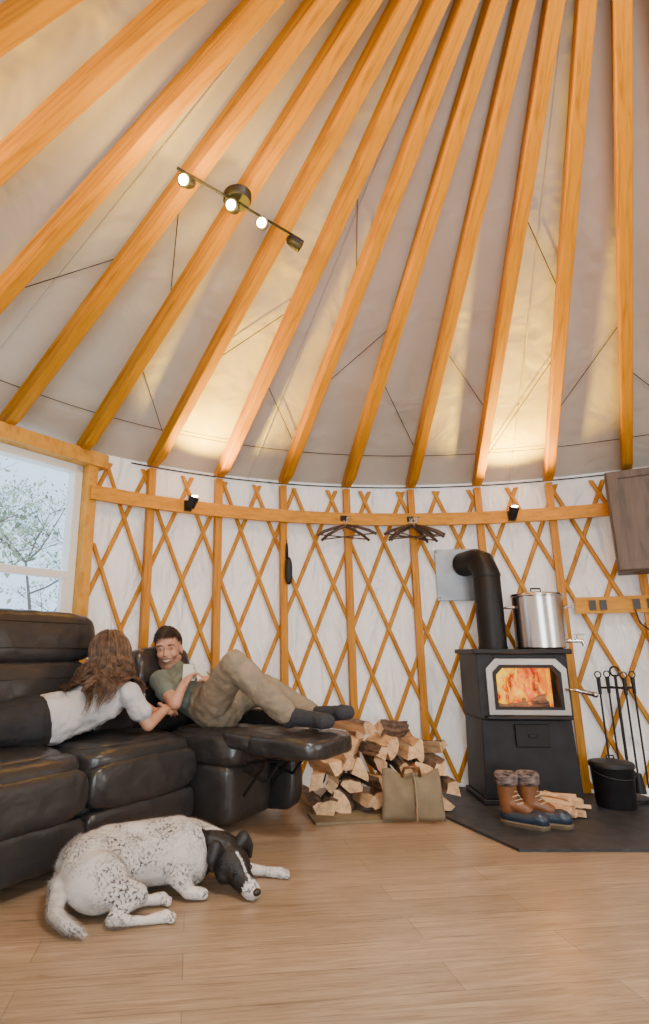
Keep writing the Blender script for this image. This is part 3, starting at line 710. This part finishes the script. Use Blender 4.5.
# --- man
mh=V((-.585,3.59,.915)); mf=V((.0,-1,-.12)); mu=V((-.08,.1,1))
hip=V((-.27,3.42,.59)); ch=V((-.46,3.54,.70)); nk=V((-.545,3.59,.795))
S1=V((-.60,3.43,.735)); S2=V((-.40,3.70,.735)); E1=V((-.48,3.22,.63)); E2=V((-.22,3.56,.64)); W1=V((-.45,3.25,.70)); W2=V((-.29,3.38,.71))
H1=V((-.30,3.36,.60));K1=V((-.15,3.07,.83));N1=V((.13,3.14,.570)); H2=V((-.24,3.49,.60));K2=V((.0,3.42,.70));N2=V((.27,3.30,.560))
F1=V((.32,3.02,.560)); F2=V((.44,3.14,.590))
def torso(mb,g=0):
    mb.cap(hip,V((-.37,3.48,.63)),.118+g,.110+g); mb.cap(V((-.37,3.48,.63)),ch,.110+g,.122+g)
    mb.cap(ch+(S1-nk)*.55,ch+(S2-nk)*.55,.088+g,.088+g)
    mb.cap(S1,S2,.052+g,.052+g); mb.cap(ch,nk,.10+g,.052+g)
mb=MB(); torso(mb); headel(mb,mh,mf,mu,nk)
mb.chain([S1,E1,W1],[.048,.037,.024]); mb.chain([S2,E2,W2],[.048,.037,.024])
bk=V((-.385,3.315,.770))
handel(mb,W1,bk+V((-.03,-.02,0))-W1,(.6,.5,.1),.6,-1); handel(mb,W2,bk+V((.05,0,0))-W2,(-.7,-.3,.1),.6,1)
mb.chain([H1,K1,N1],[.085,.058,.040]); mb.chain([H2,K2,N2],[.085,.058,.040])
mb.chain([N1,F1],[.038,.030]); mb.chain([N2,F2],[.038,.030])
r_,f_,u_,B_=basis(mf,mu)
def mm_(p):
    q=V(p)-mh
    if q.length<.17:
        uu=q.dot(u_); ff=q.dot(f_); rr_=abs(q.dot(r_))
        if ff>.02-.2*(uu+.06) and uu>-.130:
            if uu<-.062: return 1
            if uu<-.030-.55*max(0,(.062-rr_)) and rr_>.030: return 1
        if -.054<uu<-.044 and ff>.07 and rr_<.030: return 1
    return 0
man=organic('person',mb,['skin','stubble'],.005,3,matfn=mm_,label='man in green shirt and khaki trousers reclining with feet up',cat='person')
face(man,mh,mf,mu)
mb=MB(); torso(mb,.012); mb.cap(S1,S1+(E1-S1)*.55,.064,.058); mb.cap(S2,S2+(E2-S2)*.55,.064,.058)
organic('shirt',mb,['green'],.008,3,parent=man,world=True,label='grey-green t-shirt',disp=.018)
mb=MB(); mb.cap(hip-V((.04,-.02,-.02)),hip+V((.02,-.02,-.01)),.138,.132); mb.chain([H1,K1,N1-(N1-K1)*.06],[.102,.078,.062]); mb.chain([H2,K2,N2-(N2-K2)*.06],[.102,.078,.062])
organic('trousers',mb,['khaki'],.008,3,parent=man,world=True,label='khaki trousers',disp=.025)
for (n_,q_) in ((N1,F1),(N2,F2)):
    mb=MB(); mb.cap(n_,n_+V((0,0,-.012)),.050,.050); mb.chain([n_,q_],[.048,.038]); mb.cap(q_-V((.03,0,0)),q_,.042,.036); organic('sock',mb,['sock'],.007,3,parent=man,world=True,label='charcoal sock',disp=.008)
mb=MB(); rd=random.Random(8); hc=mh+(u_*.025-f_*.012)*HS; ra=(.0705*HS,.093*HS,.0865*HS)
for i in range(5600):
    th_=rd.uniform(0,2*pi); ph=math.asin(rd.uniform(-.35,1))
    dx,dy,dz=math.cos(ph)*math.sin(th_),math.cos(ph)*math.cos(th_),math.sin(ph)
    hl=.50+.12*math.cos(th_*3)*.3 if dy>.45 else (.22 if dy>.15 else (-.05 if dy>0 else -.35))
    if dz<hl+rd.uniform(-.05,.05): continue
    p=hc+r_*dx*ra[0]+f_*dy*ra[1]+u_*dz*ra[2]
    nrm=(r_*dx+f_*dy+u_*dz).normalized()
    top=max(0,dz); ln=.013+.028*top*rd.uniform(.7,1.1)
    fl=(r_*(.9*top)+f_*(-.25*top+(.2 if dy>.3 else -.25))+u_*(-.9*(1-top)))
    fl=(fl-nrm*fl.dot(nrm)).normalized()
    lift=.55 if (dy>.2 and top>.4) else .30
    p1=p+(fl*.6+nrm*lift)*ln*.6; p2=p1+(fl*.95+nrm*.08+r_*rd.uniform(-.12,.12)+f_*rd.uniform(-.12,.12))*ln*.6
    mb.tube([p-nrm*.002,p1,p2],[.0018,.0017,.0006],3,cap=False)
mb.ell(hc+u_*.016-f_*.012,(.0700*HS,.084*HS,.0795*HS),B_)
mk('hair',mb,['hairdark'],parent=man,world=True,smooth=True,label='short dark hair')
mb=MB()
for s in(-1,1): mb.box(bk+V((s*.034,-.0,.015)),(.070,.008,.095),Euler((-.45,0,.35+s*.3)).to_matrix())
mk('booklet',mb,'paper',label='small open pale booklet held by the man',cat='booklet',bevel=.002)
# --- woman
wh=V((-.80,3.09,.872)); wf=V((.40,.88,-.02)); wu=V((-.12,.02,1))
whip=V((-1.06,2.74,.585)); wch=V((-.80,2.99,.675)); wn=V((-.785,3.04,.765))
s1=V((-.665,2.96,.69)); s2=V((-.81,3.16,.72)); e1=V((-.575,3.0,.545)); e2=V((-.60,3.27,.57)); w1=V((-.52,3.14,.60)); w2_=V((-.56,3.34,.58))
k1=V((-1.32,2.36,.575)); a1=V((-1.50,1.98,.56)); k2=V((-1.42,2.48,.585)); a2=V((-1.60,2.12,.58))
wst=V((-.93,2.86,.610))
def wtor(mb,g=0):
    mb.chain([whip,wst,wch],[.116+g,.086+g,.100+g]); mb.cap(s1,s2,.046+g,.046+g); mb.cap(wch,wn,.09+g,.045+g)
mb=MB(); wtor(mb); headel(mb,wh,wf,wu,wn)
mb.chain([s1,e1,w1],[.040,.032,.022]); mb.chain([s2,e2,w2_],[.040,.032,.022])
handel(mb,w1,(.05,.3,.0),(-.3,.0,-.3),.45,-1,.88); handel(mb,w2_,(.1,.3,.0),(0,0,-.4),.45,1,.88)
mb.chain([whip,k1,a1],[.095,.06,.04]); mb.chain([whip+V((-.04,.07,0)),k2,a2],[.09,.06,.04]); mb.cap(a1,a1+V((-.06,-.13,-.03)),.035,.025); mb.cap(a2,a2+V((-.06,-.13,-.03)),.035,.025)
wo=organic('person',mb,['skin'],.005,3,label='woman in grey t-shirt and black trousers leaning on sofa',cat='person')
face(wo,wh,wf,wu)
mb=MB(); mb.chain([V((-.99,2.80,.595)),V((-.92,2.87,.612)),wch],[.120,.106,.114]); mb.cap(s1,s2,.059,.059); mb.cap(wch,wn,.10,.056); mb.cap(s1,s1+(e1-s1)*.55,.056,.055); mb.cap(s2,s2+(e2-s2)*.55,.056,.055)
organic('shirt',mb,['tee'],.007,3,parent=wo,world=True,label='light grey t-shirt',disp=.026)
mb=MB(); mb.cap(whip,whip+V((.02,.02,0)),.126,.118); mb.chain([whip,k1,a1],[.105,.070,.05]); mb.chain([whip+V((-.04,.07,0)),k2,a2],[.10,.070,.05])
organic('trousers',mb,['blackpants'],.008,3,parent=wo,world=True,label='black trousers',disp=.02)
r_,f_,u_,B_=basis(wf,wu)
caps_=[(whip,wst,.130),(wst,wch,.130),(s1,s2,.075),(wch,wn,.092)]
def pushout(p):
    for (a,b,r) in caps_:
        ab=b-a; t=max(0,min(1,(p-a).dot(ab)/ab.length_squared)); c=a+ab*t; dd=p-c; L_=dd.length
        if L_<r:
            if dd.z<0: dd.z*=-.3
            p=c+dd.normalized()*r
    if p.z<.515: p.z=.515
    return p
mb=MB(); hcw=wh+(u_*.025-f_*.012)*HS; mb.ell(hcw-f_*.004,(.078,.100,.096),B_); rd=random.Random(3)
clump=[(rd.uniform(0,6),rd.uniform(.014,.032),rd.uniform(0,6),rd.uniform(.16,.36)) for _ in range(40)]
RA=(.083,.108,.102)
for i in range(4200):
    a=rd.uniform(-2.45,2.45); e0=rd.uniform(.05,1.5)
    cl=clump[min(39,max(0,int((a+2.45)/4.9*39.99+rd.uniform(-.5,.5))))]
    lay=rd.uniform(.97,1.13); L_=cl[3]*rd.uniform(.55,1.1)
    pts=[]
    for j in range(5):
        e=e0*(1-j/4)-.25*(j/4)
        k_=lay*(1+.07*j/4)+.02*math.sin(cl[0]+j*1.7)
        pts.append(hcw+(u_*math.sin(e)*RA[2]-f_*math.cos(e)*math.cos(a)*RA[1]+r_*math.cos(e)*math.sin(a)*RA[0])*k_)
    p=pts[-1].copy(); outw=(-f_*math.cos(a)+r_*math.sin(a))
    for j in range(1,13):
        q=j/12; vel=(V((0,0,-1))+outw*.30*(1-q)+V((-.14,-.22,0))*(1 if abs(a)<1.6 else .3)).normalized()
        p=p+vel*L_/12
        p=pushout(p)
        w_=r_*cl[1]*math.sin(cl[0]+q*14)*min(1,q*1.6)+f_*cl[1]*math.cos(cl[2]+q*13)*min(1,q*1.6)
        pp=pushout(p+w_)+outw*.007*lay
        pts.append(pp)
    rr0=rd.uniform(.0009,.0015); n_=len(pts); mb.tube(pts,[rr0*(1.25 if j<n_-4 else .3+.24*(n_-1-j)) for j in range(n_)],3,1 if rd.random()<.22 else 0,cap=False)
mk('hair',mb,['hairbrown','hairlight'],parent=wo,world=True,smooth=True,label='long loose wavy brown hair')
# ------------------------------------------------------------------ dog
mb=MB()
mb.ell((-.63,2.36,.120),(.132,.140,.118)); mb.cap((-.62,2.38,.128),(-.48,2.46,.122),.116,.100); mb.cap((-.48,2.46,.122),(-.32,2.52,.130),.100,.112)
mb.cap((-.60,2.42,.19),(-.34,2.54,.19),.058,.060)
mb.ell((-.30,2.52,.125),(.105,.115,.12)); mb.cap((-.28,2.54,.15),(-.16,2.53,.120),.085,.070)
HD=V((-.130,2.495,.094)); hf=V((.102,-.124,-.045)).normalized(); hr,hf,hu,HB=basis(hf,(-.1,0,1))
mb.ell(HD,(.074,.082,.066),HB); mb.ell(HD+hf*.040+hu*.004,(.058,.056,.048),HB)
mb.cap(HD+hf*.06-hu*.014,HD+hf*.138-hu*.024,.045,.033); mb.ell(HD+hf*.148-hu*.020,(.031,.028,.023),HB); mb.cap(HD+hf*.05-hu*.036,HD+hf*.130-hu*.042,.030,.022)
for s in(-1,1): mb.ell(HD+hr*s*.042+hf*.02-hu*.02,(.034,.038,.033),HB)
mb.ell((-.59,2.26,.108),(.112,.078,.100)); mb.chain([(-.57,2.235,.10),(-.44,2.245,.075),(-.51,2.18,.030)],[.066,.036,.018]); mb.chain([(-.51,2.17,.026),(-.40,2.19,.018),(-.335,2.22,.019)],[.019,.013,.021])
mb.chain([(-.48,2.30,.05),(-.42,2.33,.026),(-.37,2.35,.024)],[.045,.017,.022])
for (x,y) in ((-.335,2.22),(-.37,2.35)):
    for k in range(4): mb.ell((x+.020,y-.018+.012*k,.014),(.016,.0078,.012))
mb.chain([(-.24,2.58,.10),(-.13,2.61,.045),(-.0,2.62,.022),(.07,2.61,.019)],[.055,.028,.017,.022]); mb.chain([(-.33,2.44,.08),(-.28,2.385,.032),(-.225,2.395,.022)],[.05,.023,.020])
for k in range(4): mb.ell((.090,2.592+.013*k,.015),(.018,.008,.013))
mb.chain([(-.72,2.27,.09),(-.705,2.18,.045),(-.645,2.12,.032),(-.585,2.095,.024)],[.038,.024,.022,.010])
def dm(c):
    q=V(c)-HD; al=q.dot(hf); la=q.dot(hr); up=q.dot(hu)
    if al>.128: return 0
    if al>-.085+.02*math.sin(c[2]*60+c[1]*40) and abs(la)<.090 and up>-.064:
        if abs(la)<.0055 and up>0 and al>.03: return 0
        if c[1]>2.585 and c[2]<.075: return 0
        if al<-.02 and c[2]<.05: return 0
        return 1
    return 0
dog=organic('dog',mb,['coat','blackfur'],.0055,2,matfn=dm,label='white black-speckled dog with black head lying curled on floor',cat='dog')
dme=dog.data; fur=MB(); rd=random.Random(2); O=ROOTM[dog.name].translation
polys=dme.polygons; np_=len(polys)
for i in range(80000):
    p=polys[rd.randrange(np_)]; c=p.center; nrm=p.normal
    wc=c+O
    if wc.z<.010: continue
    inh=(wc-HD).length<.20 and wc.x>-.205
    tail=wc.y<2.165 or wc.x<-.70
    fl=V((-.8,-.35,-.35)) if not inh else -hf
    if tail: fl=V((.7,-.5,-.3))
    fl=fl-nrm*fl.dot(nrm)
    if fl.length<1e-3: continue
    fl.normalize(); fl=(fl+V([rd.uniform(-.3,.3) for _ in range(3)])).normalized()
    bl=rd.uniform(.008,.017)*(0.5 if inh or (wc.z<.05 and not tail) else (1.6 if tail else 1)); sd=nrm.cross(fl).normalized()*.0008
    b0=c+V([rd.uniform(-.003,.003) for _ in range(3)])-nrm*.001
    tp=b0+fl*bl+nrm*bl*.36
    fur.add([b0-sd,b0+sd,tp],[(0,1,2)],p.material_index)
mk('fur',fur,['coat','blackfur'],parent=dog,kind='stuff',label='short speckled fur')
for s in(-1,1):
    b=HD+hr*s*.048-hf*.020+hu*.046; mb=MB()
    mb.chain([b,b+hr*s*.020+hu*.022+hf*.000,b+hr*s*.040+hf*.012-hu*.010,b+hr*s*.044+hf*.026-hu*.046],[.026,.028,.022,.008]); mb.cap(b-hf*.026,b+hr*s*.022+hu*.010-hf*.018,.018,.016)
    organic('ear',mb,['blackfur'],.005,2,parent=dog,world=True,label='black ear')
mb=MB(); mb.ell(HD+hf*.174-hu*.010,(.017,.012,.013),HB); mk('nose',mb,'eyed',parent=dog,world=True,smooth=True)
for s in(-1,1):
    mb=MB(); mb.ell(HD+hf*.080+hr*s*.035+hu*.020,.008); mk('eye',mb,'eyed',parent=dog,world=True,smooth=True)
# ------------------------------------------------------------------ lights
def area(name,loc,tgt,sx,sy,e,c):
    ld=bpy.data.lights.new(name,'AREA'); ld.shape='RECTANGLE'; ld.size=sx; ld.size_y=sy; ld.energy=e; ld.color=c
    lo=bpy.data.objects.new(name,ld); col.objects.link(lo); lo.location=loc; lo.rotation_euler=(V(tgt)-V(loc)).to_track_quat('-Z','Y').to_euler(); return lo
area('ring_fill',(CX,CY,3.60),(CX,CY,0),.6,.6,98,(.96,.98,1))  # added fill lamp in the ring opening, standing in for skylight
area('rear_fill',(CX-.6,CY-3.0,1.35),(.3,3.5,.6),1.8,2.0,98,(.98,.98,.97))  # added unseen fill lamp behind the camera, no glass door modelled
area('side_fill',(CX+2.9,CY-1.0,1.5),(-.8,3,.6),1.3,1.3,44,(.98,.98,.97))  # added unseen fill lamp inside the right wall, which has no window
ld=bpy.data.lights.new('pendant','POINT'); ld.energy=9; ld.color=(1,.64,.20); ld.shadow_soft_size=.12
lo=bpy.data.objects.new('pendant_lamp',ld); col.objects.link(lo); lo.location=(CX-.9,CY-.6,2.35)
ld=bpy.data.lights.new('fire_light','POINT'); ld.energy=3; ld.color=(1,.35,.08); ld.shadow_soft_size=.08
lo=bpy.data.objects.new('fire_light',ld); col.objects.link(lo); lo.location=(1.63,3.55,.70)
ld=bpy.data.lights.new('sun','SUN'); ld.energy=11; ld.color=(.88,.94,1); ld.angle=math.radians(25)
lo=bpy.data.objects.new('sun',ld); col.objects.link(lo); lo.location=(-6,8,6); lo.rotation_euler=V((.66,-.62,-.42)).to_track_quat('-Z','Y').to_euler()
w=bpy.data.worlds.new('World'); bpy.context.scene.world=w; w.use_nodes=True
bg=w.node_tree.nodes['Background']; bg.inputs[0].default_value=(.55,.78,1,1); bg.inputs[1].default_value=2.4
# ------------------------------------------------------------------ camera
cd=bpy.data.cameras.new('camera'); cam=bpy.data.objects.new('camera',cd); col.objects.link(cam)
cd.sensor_fit='HORIZONTAL'; cd.sensor_width=36; cd.lens=36*568/649; cd.shift_x=(324.5-263.7)/649; cd.clip_start=.02
cam.location=(0,0,.899); cam.rotation_euler=(pi/2+.241,0,0)
bpy.context.scene.camera=cam
